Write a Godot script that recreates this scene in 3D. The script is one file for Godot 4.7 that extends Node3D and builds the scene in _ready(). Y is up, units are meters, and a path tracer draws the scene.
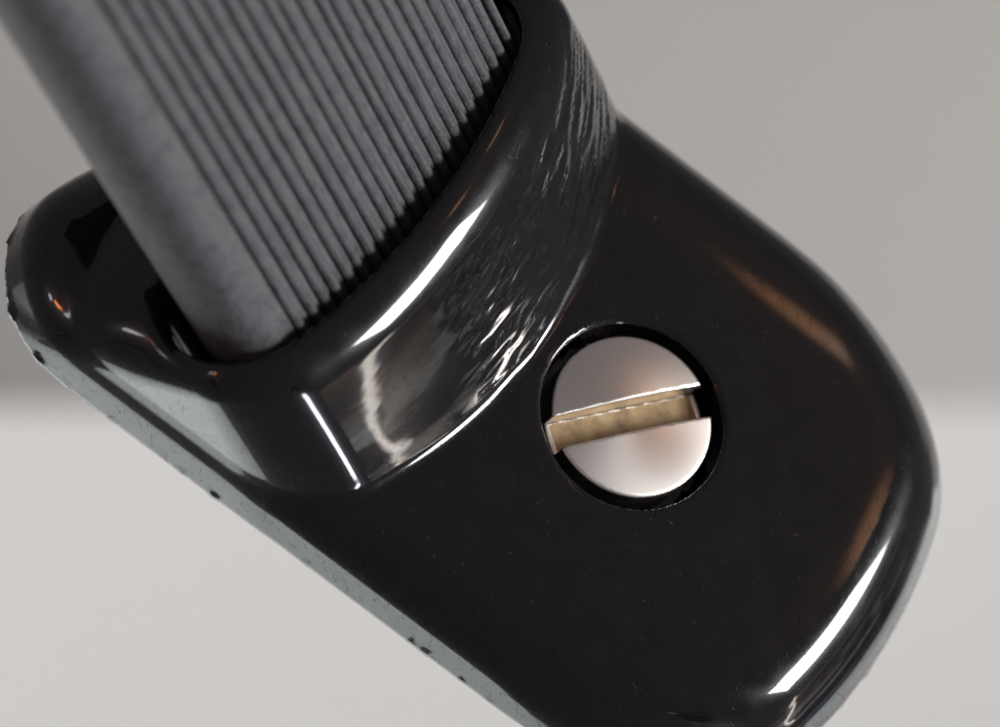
extends Node3D
# Close-up of the end of a moulded carry handle. All lengths of the handle are in millimetres and
# scaled to metres when the meshes are committed.

const MM := 0.001
const SHEAR := 1.0                       # the hood leans back at 45 degrees
const HOOD_Y := 5.0
const SCREW_X := 8.0
const RIPPLE := 0.07
var M := {}


func _ready() -> void:
	camera_and_light()
	ripple.seed = 11
	ripple.frequency = 0.22
	ripple.fractal_octaves = 2
	materials()
	setting()
	handle()


# ------------------------------------------------------------------ camera, light

func camera_and_light() -> void:
	var cam := Camera3D.new()
	cam.name = "camera"
	add_child(cam)
	cam.position = Vector3(0, 0.55, 0)
	cam.rotation_degrees = Vector3(-75, 0, 0)
	cam.near = 0.02
	cam.far = 20.0
	var at := CameraAttributesPhysical.new()
	at.frustum_focal_length = 115.3
	at.frustum_focus_distance = 0.178
	at.exposure_aperture = 115.3 / 4.5
	at.frustum_near = 0.02
	at.frustum_far = 20.0
	cam.attributes = at
	cam.current = true
	print("fov ", cam.fov)

	var we := WorldEnvironment.new()
	we.name = "world_environment"
	var e := Environment.new()
	e.background_mode = Environment.BG_COLOR
	e.background_color = Color(0.42, 0.412, 0.422)
	e.tonemap_mode = Environment.TONE_MAPPER_LINEAR
	e.tonemap_exposure = 1.0
	e.sdfgi_enabled = true
	e.ssao_enabled = true
	e.ssil_enabled = true
	we.environment = e
	add_child(we)

	# a window low on the right, towards the viewer
	area("window_light", Vector3(1.6, 1.0, 0.17), Vector3(0, 0.36, -0.05), Vector2(0.66, 0.42), Color(0.975, 0.986, 0.985), 5.2)
	area("tube_light", Vector3(0.45, 0.33, 0.72), Vector3(0, 0.37, -0.05), Vector2(0.06, 0.3), Color(0.95, 0.97, 1.0), 0.2)


func area(called: String, at: Vector3, to: Vector3, size: Vector2, tint: Color, energy: float) -> void:
	var l := AreaLight3D.new()
	l.name = called
	add_child(l)
	l.look_at_from_position(at, to, Vector3.UP if absf((to - at).normalized().y) < 0.95 else Vector3.FORWARD)
	l.area_size = size
	l.light_color = tint
	l.light_energy = energy
	l.area_range = 8.0
	l.shadow_enabled = true


# ------------------------------------------------------------------ materials

func noise_tex(frequency: float, octaves: int, low: Color, high: Color, seed_: int, stretch := Vector2.ONE, normal := 0.0, size := 512) -> NoiseTexture2D:
	var n := FastNoiseLite.new()
	n.seed = seed_
	n.noise_type = FastNoiseLite.TYPE_SIMPLEX_SMOOTH
	n.frequency = frequency
	n.fractal_octaves = octaves
	var t := NoiseTexture2D.new()
	t.width = size
	t.height = size
	t.seamless = true
	t.noise = n
	if normal > 0.0:
		t.as_normal_map = true
		t.bump_strength = normal
	else:
		var g := Gradient.new()
		g.set_color(0, low)
		g.set_color(1, high)
		t.color_ramp = g
	return t


func materials() -> void:
	var m := StandardMaterial3D.new()
	m.resource_name = "gloss_black_plastic"
	m.albedo_color = Color(1, 1, 1)
	m.roughness = 1.0
	m.metallic_specular = 0.22
	m.clearcoat_enabled = true
	m.clearcoat = 1.0
	m.clearcoat_roughness = 0.055
	m.uv1_triplanar = true
	m.uv1_scale = Vector3(31, 31, 31)
	m.uv1_triplanar_sharpness = 4.0
	wear(m)
	M.cap = m

	m = StandardMaterial3D.new()
	m.resource_name = "dark_enamel"
	m.albedo_color = Color(0.2, 0.2, 0.21)
	m.roughness = 0.5
	M.enamel = m

	M.boards = []
	for c in [Color(0.45, 0.33, 0.24), Color(0.62, 0.5, 0.4), Color(0.85, 0.84, 0.82), Color(0.3, 0.25, 0.28), Color(0.55, 0.58, 0.66), Color(0.14, 0.13, 0.14), Color(0.2, 0.2, 0.24)]:
		m = StandardMaterial3D.new()
		m.albedo_color = c
		m.roughness = 0.7
		M.boards.append(m)

	m = StandardMaterial3D.new()
	m.resource_name = "grey_rubber"
	m.metallic_specular = 0.36
	m.albedo_color = Color(0.275, 0.268, 0.278)
	m.roughness = 0.5
	m.uv1_triplanar = true
	m.uv1_scale = Vector3(90, 90, 90)
	m.albedo_texture = noise_tex(0.02, 5, Color(0.62, 0.6, 0.62), Color(1.4, 1.4, 1.4), 3)
	m.normal_enabled = true
	m.normal_scale = 0.5
	m.normal_texture = noise_tex(0.09, 3, Color.BLACK, Color.WHITE, 9, Vector2.ONE, 5.0)
	M.strap = m

	m = StandardMaterial3D.new()
	m.resource_name = "plated_steel"
	m.albedo_color = Color(0.92, 0.885, 0.86)
	m.metallic = 1.0
	m.roughness = 0.3
	m.anisotropy_enabled = true
	m.anisotropy = 0.4
	M.steel = m

	m = StandardMaterial3D.new()
	m.resource_name = "worn_brass"
	m.albedo_color = Color(0.6, 0.53, 0.42)
	m.metallic = 0.75
	m.roughness = 0.5
	m.uv1_triplanar = true
	m.uv1_scale = Vector3(200, 200, 200)
	m.albedo_texture = noise_tex(0.006, 4, Color(0.75, 0.72, 0.7), Color(1.15, 1.12, 1.1), 31)
	M.brass = m

	m = StandardMaterial3D.new()
	m.resource_name = "pale_tabletop"
	m.albedo_color = Color(0.92, 0.92, 0.908)
	m.roughness = 0.6
	M.table = m

	m = StandardMaterial3D.new()
	m.resource_name = "wall_paint"
	m.albedo_color = Color(0.752, 0.737, 0.722)
	m.roughness = 0.9
	M.wall = m


# fine scratches, dust specks and lint on the gloss plastic: albedo, roughness and relief of one tile
func wear(m: StandardMaterial3D) -> void:
	var n := 1024
	var rng := RandomNumberGenerator.new()
	rng.seed = 77
	var tone := Image.create(n, n, false, Image.FORMAT_RGB8)
	tone.fill(Color(0.042, 0.038, 0.046))
	var rough := Image.create(n, n, false, Image.FORMAT_RGB8)
	var blot := FastNoiseLite.new()
	blot.seed = 5
	blot.frequency = 0.012
	blot.fractal_octaves = 4
	for y in n:
		for x in n:
			var v := 0.2 + 0.12 * clampf(blot.get_noise_2d(x, y) + 0.25, 0.0, 1.0)
			rough.set_pixel(x, y, Color(v, v, v))
	var relief := Image.create(n, n, false, Image.FORMAT_RGB8)
	for y in n:
		for x in n:
			var v := 0.5 + rng.randf_range(-0.02, 0.02)
			relief.set_pixel(x, y, Color(v, v, v))
	var coat := Image.create(n, n, false, Image.FORMAT_RGB8)
	coat.fill(Color.WHITE)
	for i in 9000:                       # scuffs
		var p := Vector2(rng.randf() * n, rng.randf() * n)
		var a := rng.randf() * PI
		var deep := rng.randf_range(0.02, 0.1)
		for k in rng.randi_range(2, 6):
			var v := 0.5 - deep
			relief.set_pixel(posmod(int(p.x), n), posmod(int(p.y), n), Color(v, v, v))
			var worn := 1.0 - deep * 9.0
			coat.set_pixel(posmod(int(p.x), n), posmod(int(p.y), n), Color(worn, worn, worn))
			p += Vector2(cos(a), sin(a))
	for i in 1500:                       # scratches
		var p := Vector2(rng.randf() * n, rng.randf() * n)
		var a := rng.randf_range(-0.7, 0.7) + (0.9 if rng.randf() < 0.6 else rng.randf() * PI)
		var len := int(rng.randf_range(4, 18) if rng.randf() < 0.93 else rng.randf_range(20, 70))
		var deep := rng.randf_range(0.04, 0.2)
		var turn := rng.randf_range(-0.01, 0.01)
		for k in len:
			var ends := sin(PI * (k + 0.5) / len)
			var q := Vector2i(posmod(int(p.x), n), posmod(int(p.y), n))
			var v := 0.5 - deep * ends
			relief.set_pixelv(q, Color(v, v, v))
			rough.set_pixelv(q, Color(0.36, 0.36, 0.36))
			coat.set_pixelv(q, Color(0.15, 0.15, 0.15))
			p += Vector2(cos(a), sin(a))
			a += turn
	for i in 1500:                       # dust
		var p := Vector2i(rng.randi() % n, rng.randi() % n)
		var c := Color(0.46, 0.43, 0.42).lerp(Color(0.12, 0.11, 0.11), sqrt(rng.randf()))
		coat.set_pixelv(p, Color.BLACK)
		var v := 0.5 + rng.randf_range(0.05, 0.3)
		tone.set_pixelv(p, c)
		relief.set_pixelv(p, Color(v, v, v))
		if rng.randf() < 0.35:
			var q := Vector2i((p.x + 1) % n, (p.y + rng.randi() % 2) % n)
			tone.set_pixelv(q, c)
			relief.set_pixelv(q, Color(v, v, v))
	for i in 34:                         # lint
		var p := Vector2(rng.randf() * n, rng.randf() * n)
		var a := rng.randf() * TAU
		var turn := rng.randf_range(-0.12, 0.12)
		var c := Color(0.36, 0.31, 0.28).lerp(Color(0.14, 0.12, 0.12), rng.randf())
		for k in rng.randi_range(3, 10):
			tone.set_pixelv(Vector2i(posmod(int(p.x), n), posmod(int(p.y), n)), c)
			p += Vector2(cos(a), sin(a))
			a += turn
	relief.bump_map_to_normal_map(1.6)
	m.albedo_texture = ImageTexture.create_from_image(tone)
	m.roughness_texture = ImageTexture.create_from_image(rough)
	m.clearcoat_texture = ImageTexture.create_from_image(coat)
	m.normal_enabled = true
	m.normal_scale = 0.8
	m.normal_texture = ImageTexture.create_from_image(relief)


# ------------------------------------------------------------------ setting

func setting() -> void:
	block("tabletop", Vector3(1.45, 0.025, 0.56), Vector3(-0.225, -0.0125, -0.14 + 0.28), M.table).set_meta("kind", "structure")
	block("floor", Vector3(3.0, 0.03, 3.0), Vector3(0, -0.75, 0), M.wall).set_meta("kind", "structure")
	bulb("small orange bulb mirrored on the hood rim below the strap", Vector3(-1.08, 1.072, 0.252), 0.05, Color(1.0, 0.55, 0.22), 14.0, 0.05)
	bulb("small white bulb mirrored on the hood rim beside the orange one", Vector3(-1.16, 0.973, 0.159), 0.055, Color(0.93, 0.96, 1.0), 6.0, 0.05)
	bulb("dim amber bulb mirrored along the far edge of the cap", Vector3(0.714, 1.072, -0.532), 0.03, Color(1.0, 0.7, 0.47), 2.4, 0.01)
	bulb("dim amber bulb mirrored along the rounded end of the cap", Vector3(0.792, 1.089, -0.35), 0.03, Color(1.0, 0.7, 0.47), 2.4, 0.01)
	desk_lamp("desk lamp shining on the pale table left of the handle", Vector3(-0.8, 0, 0.3), Vector3(-0.47, 0.55, 0.24), Vector3(-0.47, 0, 0.24), 0.8, 38.0)
	desk_lamp("desk lamp shining on the boards right of the handle", Vector3(0.3, 0, 0.34), Vector3(0.3, 0.62, 0.5), Vector3(0.54, 0.12, 0.25), 0.9, 30.0)
	window()
	tube_lamp()
	bent_tube()
	rack()


# lamps pouring light down on the left of the table and on the boards at the right
func desk_lamp(label: String, foot: Vector3, at: Vector3, to: Vector3, energy: float, angle: float) -> void:
	var l := SpotLight3D.new()
	l.name = "desk_lamp_light"
	add_child(l, true)
	l.look_at_from_position(at, to, Vector3.FORWARD)
	l.light_color = Color(0.94, 0.98, 1.0)
	l.light_energy = energy
	l.spot_angle = angle
	l.spot_angle_attenuation = 0.4
	l.light_size = 0.08
	l.spot_range = 5.0
	l.shadow_enabled = true
	var o := Node3D.new()
	o.name = "desk_lamp"
	o.set_meta("label", label)
	o.set_meta("category", "lamp")
	add_child(o, true)
	var aim := (to - at).normalized()
	var shade := part("lamp_shade", cylinder(0.025, 0.085, 0.1), M.enamel, o)
	shade.transform = Transform3D(Basis(Quaternion(Vector3.DOWN, aim)), at - aim * 0.035)
	var globe := SphereMesh.new()
	globe.radius = 0.022
	globe.height = 0.044
	var gl := part("bulb", globe, glow(Color(0.94, 0.98, 1.0), 2.0), o)
	gl.position = at - aim * 0.085
	var base := part("base", cylinder(0.07, 0.075, 0.02), M.enamel, o)
	base.position = foot + Vector3(0, 0.011, 0)
	var knee := Vector3(foot.x, at.y + 0.06, foot.z)
	bar("pole", foot + Vector3(0, 0.02, 0), knee, 0.006, o)
	bar("arm", knee, at - aim * 0.09, 0.006, o)


func cylinder(top: float, bottom: float, height: float) -> CylinderMesh:
	var c := CylinderMesh.new()
	c.top_radius = top
	c.bottom_radius = bottom
	c.height = height
	c.cap_bottom = bottom - top < 0.03
	return c


func bar(called: String, a: Vector3, b: Vector3, radius: float, parent: Node3D) -> void:
	var o := part(called, cylinder(radius, radius, a.distance_to(b)), M.enamel, parent)
	o.transform = Transform3D(Basis(Quaternion(Vector3.UP, (b - a).normalized())), (a + b) / 2.0)


# the window behind the window light: bright pane in a frame
func window() -> void:
	var o := Node3D.new()
	o.name = "window"
	o.set_meta("label", "bright window mirrored along the hood crest and the cap's rounded end")
	o.set_meta("category", "window")
	add_child(o)
	o.look_at_from_position(Vector3(1.6, 1.0, 0.17), Vector3(0, 0.36, -0.05), Vector3.UP)
	box_part("pane", Vector3(0.66, 0.42, 0.01), Vector3(0, 0, 0.012), glow(Color(0.97, 0.985, 1.0), 1.5), o)
	for k in [-1, 1]:
		box_part("frame_bar", Vector3(0.05, 0.52, 0.04), Vector3(k * 0.357, 0, 0.01), M.enamel, o)
		box_part("frame_bar", Vector3(0.66, 0.05, 0.04), Vector3(0, k * 0.237, 0.01), M.enamel, o)


func tube_lamp() -> void:
	var o := Node3D.new()
	o.name = "tube_lamp"
	o.set_meta("label", "upright tube lamp mirrored as a white line down the hood corner")
	o.set_meta("category", "lamp")
	add_child(o)
	o.look_at_from_position(Vector3(0.45, 0.33, 0.72), Vector3(0, 0.37, -0.05), Vector3.UP)
	box_part("tube", Vector3(0.06, 0.3, 0.01), Vector3(0, 0, 0.012), glow(Color(0.95, 0.97, 1.0), 1.5), o)
	box_part("housing", Vector3(0.08, 0.34, 0.03), Vector3(0, 0, 0.035), M.enamel, o)
	box_part("stand", Vector3(0.03, 0.9, 0.03), Vector3(0, -0.62, 0.06), M.enamel, o)


func box_part(called: String, size: Vector3, at: Vector3, m: Material, parent: Node3D) -> void:
	var b := BoxMesh.new()
	b.size = size
	part(called, b, m, parent).position = at


# a bent luminous tube standing low on the right, mirrored in the hood as a pale hook
func bent_tube() -> void:
	var o := MeshInstance3D.new()
	o.name = "bent_tube_lamp"
	o.set_meta("label", "white bent tube lamp mirrored as a pale hook in the black hood")
	o.set_meta("category", "lamp")
	var path: Array[Vector2] = [Vector2(-0.17, 0.08), Vector2(-0.07, 0.035), Vector2(0.02, -0.01), Vector2(0.03, -0.045), Vector2(0.01, -0.065), Vector2(-0.03, -0.07)]
	var st := SurfaceTool.new()
	st.begin(Mesh.PRIMITIVE_TRIANGLES)
	st.set_smooth_group(0)
	for k in path.size():
		var t := (path[mini(k + 1, path.size() - 1)] - path[maxi(k - 1, 0)]).normalized()
		var nn := Vector2(-t.y, t.x)
		for i in 12:
			var an := TAU * i / 12.0
			var q := path[k] + nn * cos(an) * 0.01
			st.add_vertex(Vector3(sin(an) * 0.01, q.y, q.x * 0.75))
	for k in path.size() - 1:
		for i in 12:
			var a := k * 12 + i
			var b := k * 12 + (i + 1) % 12
			for v in [a, b, b + 12, a, b + 12, a + 12]:
				st.add_index(v)
	for i in range(1, 11):
		for v in [0, i + 1, i]:
			st.add_index(v)
		for v in [0, i, i + 1]:
			st.add_index((path.size() - 1) * 12 + v)
	st.generate_normals()
	o.mesh = st.commit()
	o.material_override = glow(Color(1.0, 0.96, 0.92), 10.0)
	add_child(o)
	o.position = Vector3(0.5, 0.28, 0.3)
	box_part("bracket", Vector3(0.06, 0.012, 0.012), Vector3(0.035, -0.02, 0.02), M.enamel, o)


# boards stacked on edge on the right, mirrored as streaks in the hood
func rack() -> void:
	var r := Node3D.new()
	r.name = "board_stack"
	r.set_meta("label", "stack of brown and white boards mirrored in the side of the hood")
	r.set_meta("category", "boards")
	add_child(r)
	r.position = Vector3(0.6, -0.735, 0.3)
	var rng := RandomNumberGenerator.new()
	rng.seed = 21
	var y := 0.0
	while y < 1.065:
		var t := rng.randf_range(0.008, 0.03) * (4.0 if y < 0.6 else 1.0)
		var b := BoxMesh.new()
		b.size = Vector3(0.12, t, rng.randf_range(0.3, 0.6))
		var o := part("board", b, M.boards[rng.randi() % M.boards.size()], r)
		o.position = Vector3(rng.randf_range(-0.02, 0.02), y + t / 2, rng.randf_range(-0.1, 0.08))
		y += t + 0.001


func glow(tint: Color, energy: float) -> StandardMaterial3D:
	var m := StandardMaterial3D.new()
	m.resource_name = "lamp_glow"
	m.albedo_color = Color(0.9, 0.9, 0.9)
	m.emission_enabled = true
	m.emission = tint
	m.emission_energy_multiplier = energy
	return m


func block(called: String, size: Vector3, at: Vector3, m: Material) -> MeshInstance3D:
	var t := MeshInstance3D.new()
	t.name = called
	var b := BoxMesh.new()
	b.size = size
	t.mesh = b
	t.material_override = m
	t.position = at
	add_child(t)
	return t


func bulb(label: String, at: Vector3, radius: float, tint: Color, shine: float, energy: float) -> void:
	var o := MeshInstance3D.new()
	o.name = "lamp_bulb"
	o.set_meta("label", label)
	o.set_meta("category", "bulb")
	var sp := SphereMesh.new()
	sp.radius = radius
	sp.height = radius * 2.0
	o.mesh = sp
	o.material_override = glow(tint, shine)
	add_child(o, true)
	o.position = at
	var socket := part("socket", cylinder(radius * 0.4, radius * 0.5, radius), M.enamel, o)
	socket.position = Vector3(0, radius * 1.4, 0)
	var l := OmniLight3D.new()
	l.name = "bulb_light"
	add_child(l, true)
	l.position = at
	l.light_color = tint
	l.light_energy = energy
	l.light_size = radius
	l.omni_range = 8.0
	l.omni_attenuation = 2.0
	l.shadow_enabled = true


# ------------------------------------------------------------------ distance fields (mm)

func smaxc(a: float, b: float, r: float) -> float:
	var u := maxf(a + r, 0.0)
	var v := maxf(b + r, 0.0)
	return minf(maxf(a, b), -r) + sqrt(u * u + v * v)


func sminp(a: float, b: float, k: float) -> float:
	var h := maxf(k - absf(a - b), 0.0) / k
	return minf(a, b) - h * h * k * 0.25


var ripple := FastNoiseLite.new()


func cap_sdf(p: Vector3) -> float:
	var x := p.x
	var y := p.y
	var z := p.z
	var az := absf(z)
	var draft := 0.17 * minf(y, 4.0) + 0.03 * maxf(y - 4.0, 0.0)
	if y < 0.9:                          # ragged moulding flash along the lower edge
		draft -= 0.35 * maxf(ripple.get_noise_2d(x * 1.7 + 300.0, z * 1.7) - 0.2, 0.0) * (0.9 - y)
	var side := az - 15.65 + draft
	var er := sqrt((x + 3.2) * (x + 3.2) + z * z) - 29.8 + draft
	var el := (-20.1 - 3.7 * (1.0 - exp(-z * z / 42.0)) - x) * 0.9 + draft
	var d2 := smaxc(smaxc(side, er, 8.3), el, 7.0)
	var roll := maxf(d2 + 6.0, 0.0)
	var plate := smaxc(d2, y - HOOD_Y + 0.014 * roll * roll, 2.4 + 1.5 * smoothstep(9.0, 19.0, x))
	# hood: front wall is a leaning elliptic cylinder, slightly barrelled, with moulding ripples
	var yy := y - HOOD_Y
	var xs := x + yy * SHEAR + 9.6
	var u := maxf(xs, 0.0) / 11.5
	var w := z / 18.6
	var l := sqrt(u * u + w * w)
	var gx := u / 11.5
	var gz := w / 18.6
	var front: float = (l - 1.0) * l / maxf(sqrt(gx * gx * (1.0 + SHEAR * SHEAR) + gz * gz), 0.01)
	front += 0.012 * (yy - 3.0) * (yy - 3.0)
	var plain := front
	if absf(front) < 1.0:
		front += RIPPLE * (1.0 - 0.975 * smoothstep(1.0, 5.5, z)) * (1.0 - 0.9 * smoothstep(4.6, 6.2, yy)) * ripple.get_noise_2d(z * 1.2, yy * 6.0 + z * 0.5)
	var top := (x + 5.6) * -0.447 + (y - 12.6) * 0.894
	top += 0.014 * (x + 11.0) * (x + 11.0)
	var hood := smaxc(smaxc(front, d2, 1.5 + 1.7 * smoothstep(-6.0, 6.0, z)), top, 1.7 + 2.0 * smoothstep(-8.0, -14.0, x))
	var d := sminp(plate, hood, 0.35)
	# the strap's slot
	var mv := (x + y) * 0.7071
	var hole := smaxc(smaxc(plain + 1.9, absf(z - 0.5) - 12.8, 2.4), -mv - 5.0, 2.0)
	d = smaxc(d, -hole, 1.0)
	# counterbore of the screw
	var rx := x - SCREW_X
	var bore := maxf(sqrt(rx * rx + z * z) - 5.0, 2.2 - y)
	d = smaxc(d, -bore, 0.22)
	return smaxc(d, -y, 0.3)


func screw_sdf(p: Vector3) -> float:
	var r := sqrt(p.x * p.x + p.z * p.z)
	var d := smaxc(r - 4.4, p.y - 3.05 + 0.021 * r * r, 0.16)
	var c := cos(0.88)
	var s := sin(0.88)
	var across := absf(p.x * s + p.z * c)
	var slot := maxf(across - 0.84, 1.3 - p.y)
	d = smaxc(d, -slot, 0.1)
	return maxf(d, -p.y)


# surface nets with vertices pulled onto the field and normals from its gradient
func net(f: Callable, lo: Vector3, hi: Vector3, cell: float, polar_uv := false) -> ArrayMesh:
	var nx := int(ceil((hi.x - lo.x) / cell)) + 1
	var ny := int(ceil((hi.y - lo.y) / cell)) + 1
	var nz := int(ceil((hi.z - lo.z) / cell)) + 1
	var val := PackedFloat32Array()
	val.resize(nx * ny * nz)
	val.fill(9.0)
	var step := 4
	var reach := cell * step * 1.6
	for bz in range(0, nz, step):
		for by in range(0, ny, step):
			for bx in range(0, nx, step):
				var mid := lo + Vector3(bx + 1.5, by + 1.5, bz + 1.5) * cell
				var dm: float = f.call(mid)
				if absf(dm) > reach:
					if dm < 0.0:
						for k in range(bz, mini(bz + step, nz)):
							for j in range(by, mini(by + step, ny)):
								for i in range(bx, mini(bx + step, nx)):
									val[(k * ny + j) * nx + i] = -9.0
					continue
				for k in range(bz, mini(bz + step, nz)):
					for j in range(by, mini(by + step, ny)):
						for i in range(bx, mini(bx + step, nx)):
							val[(k * ny + j) * nx + i] = f.call(lo + Vector3(i, j, k) * cell)
	var id := PackedInt32Array()
	id.resize(nx * ny * nz)
	id.fill(-1)
	var verts := PackedVector3Array()
	var norms := PackedVector3Array()
	var uvs := PackedVector2Array()
	var sx := 1
	var sy := nx
	var sz := nx * ny
	var corner := [0, sx, sy, sx + sy, sz, sz + sx, sz + sy, sz + sx + sy]
	var off := [Vector3(0, 0, 0), Vector3(1, 0, 0), Vector3(0, 1, 0), Vector3(1, 1, 0), Vector3(0, 0, 1), Vector3(1, 0, 1), Vector3(0, 1, 1), Vector3(1, 1, 1)]
	var edges := [[0, 1], [2, 3], [4, 5], [6, 7], [0, 2], [1, 3], [4, 6], [5, 7], [0, 4], [1, 5], [2, 6], [3, 7]]
	var e := 0.04
	for k in nz - 1:
		for j in ny - 1:
			for i in nx - 1:
				var at := (k * ny + j) * nx + i
				var a0 := val[at]
				if absf(a0) > 8.0:
					continue
				var inside := 0
				for c in 8:
					if val[at + corner[c]] < 0.0:
						inside += 1
				if inside == 0 or inside == 8:
					continue
				var sum := Vector3.ZERO
				var n := 0
				for ed in edges:
					var a: float = val[at + corner[ed[0]]]
					var b: float = val[at + corner[ed[1]]]
					if (a < 0.0) != (b < 0.0):
						sum += off[ed[0]].lerp(off[ed[1]], clampf(a / (a - b), 0.0, 1.0))
						n += 1
				var p := lo + (Vector3(i, j, k) + sum / n) * cell
				var g := Vector3.UP
				for it in 2:
					g = Vector3(f.call(p + Vector3(e, 0, 0)) - f.call(p - Vector3(e, 0, 0)), f.call(p + Vector3(0, e, 0)) - f.call(p - Vector3(0, e, 0)), f.call(p + Vector3(0, 0, e)) - f.call(p - Vector3(0, 0, e))) / (2.0 * e)
					var gg := maxf(g.length_squared(), 0.05)
					if it == 0:
						var pull: float = f.call(p) / gg
						p -= g * clampf(pull, -cell * 0.5, cell * 0.5)
				id[at] = verts.size()
				verts.append(p * MM)
				norms.append(g.normalized())
				if polar_uv:
					uvs.append(Vector2(atan2(p.z, p.x) / TAU, sqrt(p.x * p.x + p.z * p.z) * 0.1))
	var idx := PackedInt32Array()
	for k in range(1, nz - 1):
		for j in range(1, ny - 1):
			for i in range(1, nx - 1):
				var at := (k * ny + j) * nx + i
				var a := val[at] < 0.0
				if (val[at + sx] < 0.0) != a:
					quad(idx, id[at - sy - sz], id[at - sz], id[at], id[at - sy], a)
				if (val[at + sy] < 0.0) != a:
					quad(idx, id[at - sz - sx], id[at - sx], id[at], id[at - sz], a)
				if (val[at + sz] < 0.0) != a:
					quad(idx, id[at - sx - sy], id[at - sy], id[at], id[at - sx], a)
	var arr := []
	arr.resize(Mesh.ARRAY_MAX)
	arr[Mesh.ARRAY_VERTEX] = verts
	arr[Mesh.ARRAY_NORMAL] = norms
	if polar_uv:
		arr[Mesh.ARRAY_TEX_UV] = uvs
	arr[Mesh.ARRAY_INDEX] = idx
	var mesh := ArrayMesh.new()
	mesh.add_surface_from_arrays(Mesh.PRIMITIVE_TRIANGLES, arr)
	return mesh


func quad(idx: PackedInt32Array, a: int, b: int, c: int, d: int, flip: bool) -> void:
	if a < 0 or b < 0 or c < 0 or d < 0:
		return
	if flip:
		idx.append_array([a, c, b, a, d, c])
	else:
		idx.append_array([a, b, c, a, c, d])


# ------------------------------------------------------------------ the handle

func part(called: String, mesh: Mesh, m: Material, parent: Node3D) -> MeshInstance3D:
	var o := MeshInstance3D.new()
	o.name = called
	o.mesh = mesh
	o.material_override = m
	parent.add_child(o, true)
	return o


# the strap's centre line in the handle's x-y plane: [point, direction] at a length along it (mm)
func strap_line(l: float) -> Array:
	var a := PI / 4.0                    # angle from upright towards -x
	var p := Vector2(-5.45, 3.65)
	var done := -4.0
	var ds := 0.5
	while done < l:
		var bend := 0.0 if done < 34.0 else 0.011
		p += Vector2(-sin(a), cos(a)) * minf(ds, l - done)
		a += bend * minf(ds, l - done)
		done += ds
	return [p, Vector2(-sin(a), cos(a))]


const STRAP_W := 11.7
const STRAP_T := 3.0

# front face height (towards the ribs) of the strap across its width
func crown(z: float) -> float:
	return STRAP_T - 0.9 * (z / STRAP_W) * (z / STRAP_W)


func strap_mesh(length: float) -> ArrayMesh:
	# outline of the cross-section, (z, m), round-edged
	var ring: Array[Vector2] = []
	var r := 2.2
	for i in 25:
		var z := lerpf(-STRAP_W + r, STRAP_W - r, i / 24.0)
		ring.append(Vector2(z, crown(z)))
	var zf := STRAP_W - r
	var top := crown(zf)
	var bottom := -STRAP_T
	var cy := (top + bottom) / 2.0
	var ry := (top - bottom) / 2.0
	for i in range(1, 16):
		var t := PI / 2.0 - PI * i / 16.0
		ring.append(Vector2(zf + r * pow(absf(cos(t)), 0.8), cy + ry * sin(t)))
	for i in 9:
		ring.append(Vector2(lerpf(zf, -zf, i / 8.0), bottom))
	for i in range(1, 16):
		var t := -PI / 2.0 - PI * i / 16.0
		ring.append(Vector2(-zf - r * pow(absf(cos(t)), 0.8), cy + ry * sin(t)))
	return sweep(ring, -2.0, length, 1.0)


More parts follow.
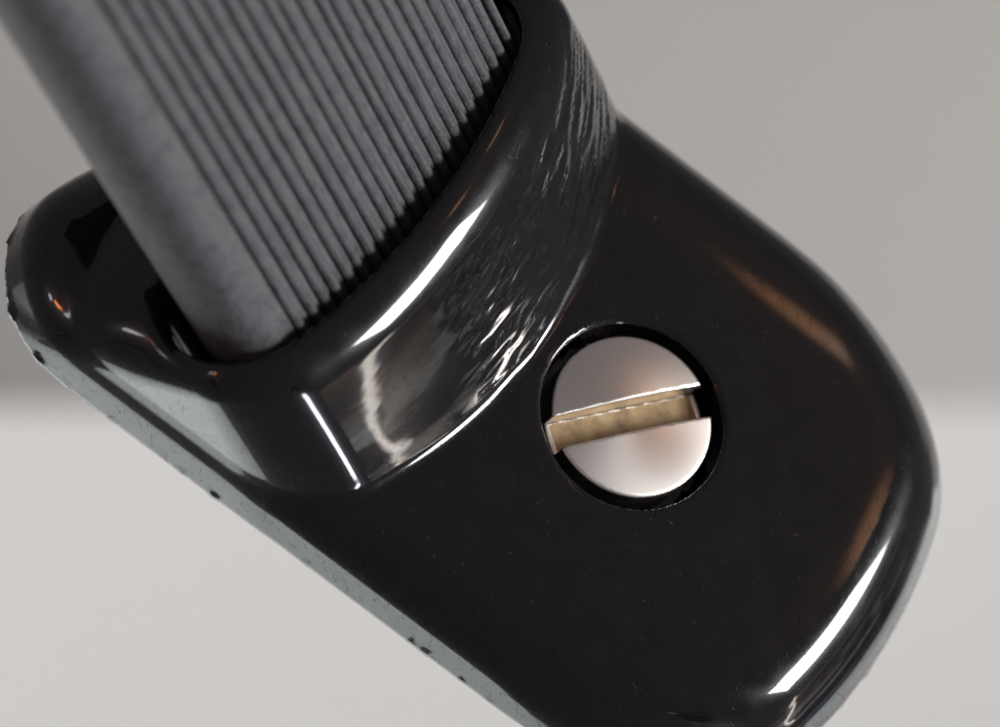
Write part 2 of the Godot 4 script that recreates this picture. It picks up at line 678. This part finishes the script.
func sweep(ring: Array[Vector2], from: float, to: float, every: float) -> ArrayMesh:
	var st := SurfaceTool.new()
	st.begin(Mesh.PRIMITIVE_TRIANGLES)
	st.set_smooth_group(0)
	var rows := int(ceil((to - from) / every)) + 1
	var n := ring.size()
	for k in rows:
		var q := strap_line(from + (to - from) * k / (rows - 1.0))
		var c: Vector2 = q[0]
		var d: Vector2 = q[1]
		var m := Vector2(d.y, -d.x)
		for i in n:
			var pos := c + m * ring[i].y
			st.set_uv(Vector2(i / float(n), k / float(rows)))
			st.add_vertex(Vector3(pos.x, pos.y, ring[i].x + 0.9) * MM)
	for k in rows - 1:
		for i in n:
			var a := k * n + i
			var b := k * n + (i + 1) % n
			for v in [a, b + n, b, a, a + n, b + n]:
				st.add_index(v)
	for i in range(1, n - 1):             # end faces
		for v in [0, i, i + 1]:
			st.add_index(v)
		for v in [0, i + 1, i]:
			st.add_index((rows - 1) * n + v)
	st.generate_normals()
	return st.commit()


func handle() -> void:
	var h := Node3D.new()
	h.name = "carry_handle"
	h.set_meta("label", "grey ribbed strap handle in a glossy black plastic end cap with slotted screw")
	h.set_meta("category", "handle")
	add_child(h)
	h.transform = Transform3D(Basis(Vector3(0.79713, -0.21211, 0.56533), Vector3(0.30000, 0.95166, -0.06594), Vector3(-0.52401, 0.22216, 0.82223)), Vector3(-0.000978, 0.372208, -0.048253))
	part("end_cap", net(cap_sdf, Vector3(-27.0, -0.8, -16.6), Vector3(27.4, 14.6, 16.6), 0.27), M.cap, h)
	var strap := part("strap", strap_mesh(110.0), M.strap, h)
	var rng := RandomNumberGenerator.new()
	rng.seed = 4
	for i in 23:
		var z := 8.7 - i * 0.9 + rng.randf_range(-0.07, 0.07)
		var y := crown(z)
		var w := 0.3 + rng.randf_range(-0.04, 0.04)
		var hh := 0.3 + rng.randf_range(-0.05, 0.05)
		var ring: Array[Vector2] = []
		for t in [[-1.15, -0.1], [-0.85, 0.45], [-0.45, 0.9], [0.0, 1.0], [0.45, 0.9], [0.85, 0.45], [1.15, -0.1]]:
			ring.append(Vector2(z + w * t[0], y + hh * t[1]))
		part("rib", sweep(ring, -1.0, 109.6, 2.0), M.strap, strap)
	var screw := Node3D.new()
	screw.name = "screw"
	h.add_child(screw)
	screw.position = Vector3(SCREW_X, 2.2, 0) * MM
	part("screw_head", net(screw_sdf, Vector3(-4.8, -0.4, -4.8), Vector3(4.8, 3.5, 4.8), 0.13, true), M.steel, screw)
	var fl := BoxMesh.new()
	fl.size = Vector3(8.1, 0.04, 1.64) * MM
	var floor_part := part("slot_floor", fl, M.brass, screw)
	floor_part.position = Vector3(0, 1.3, 0) * MM
	floor_part.rotation.y = 0.88
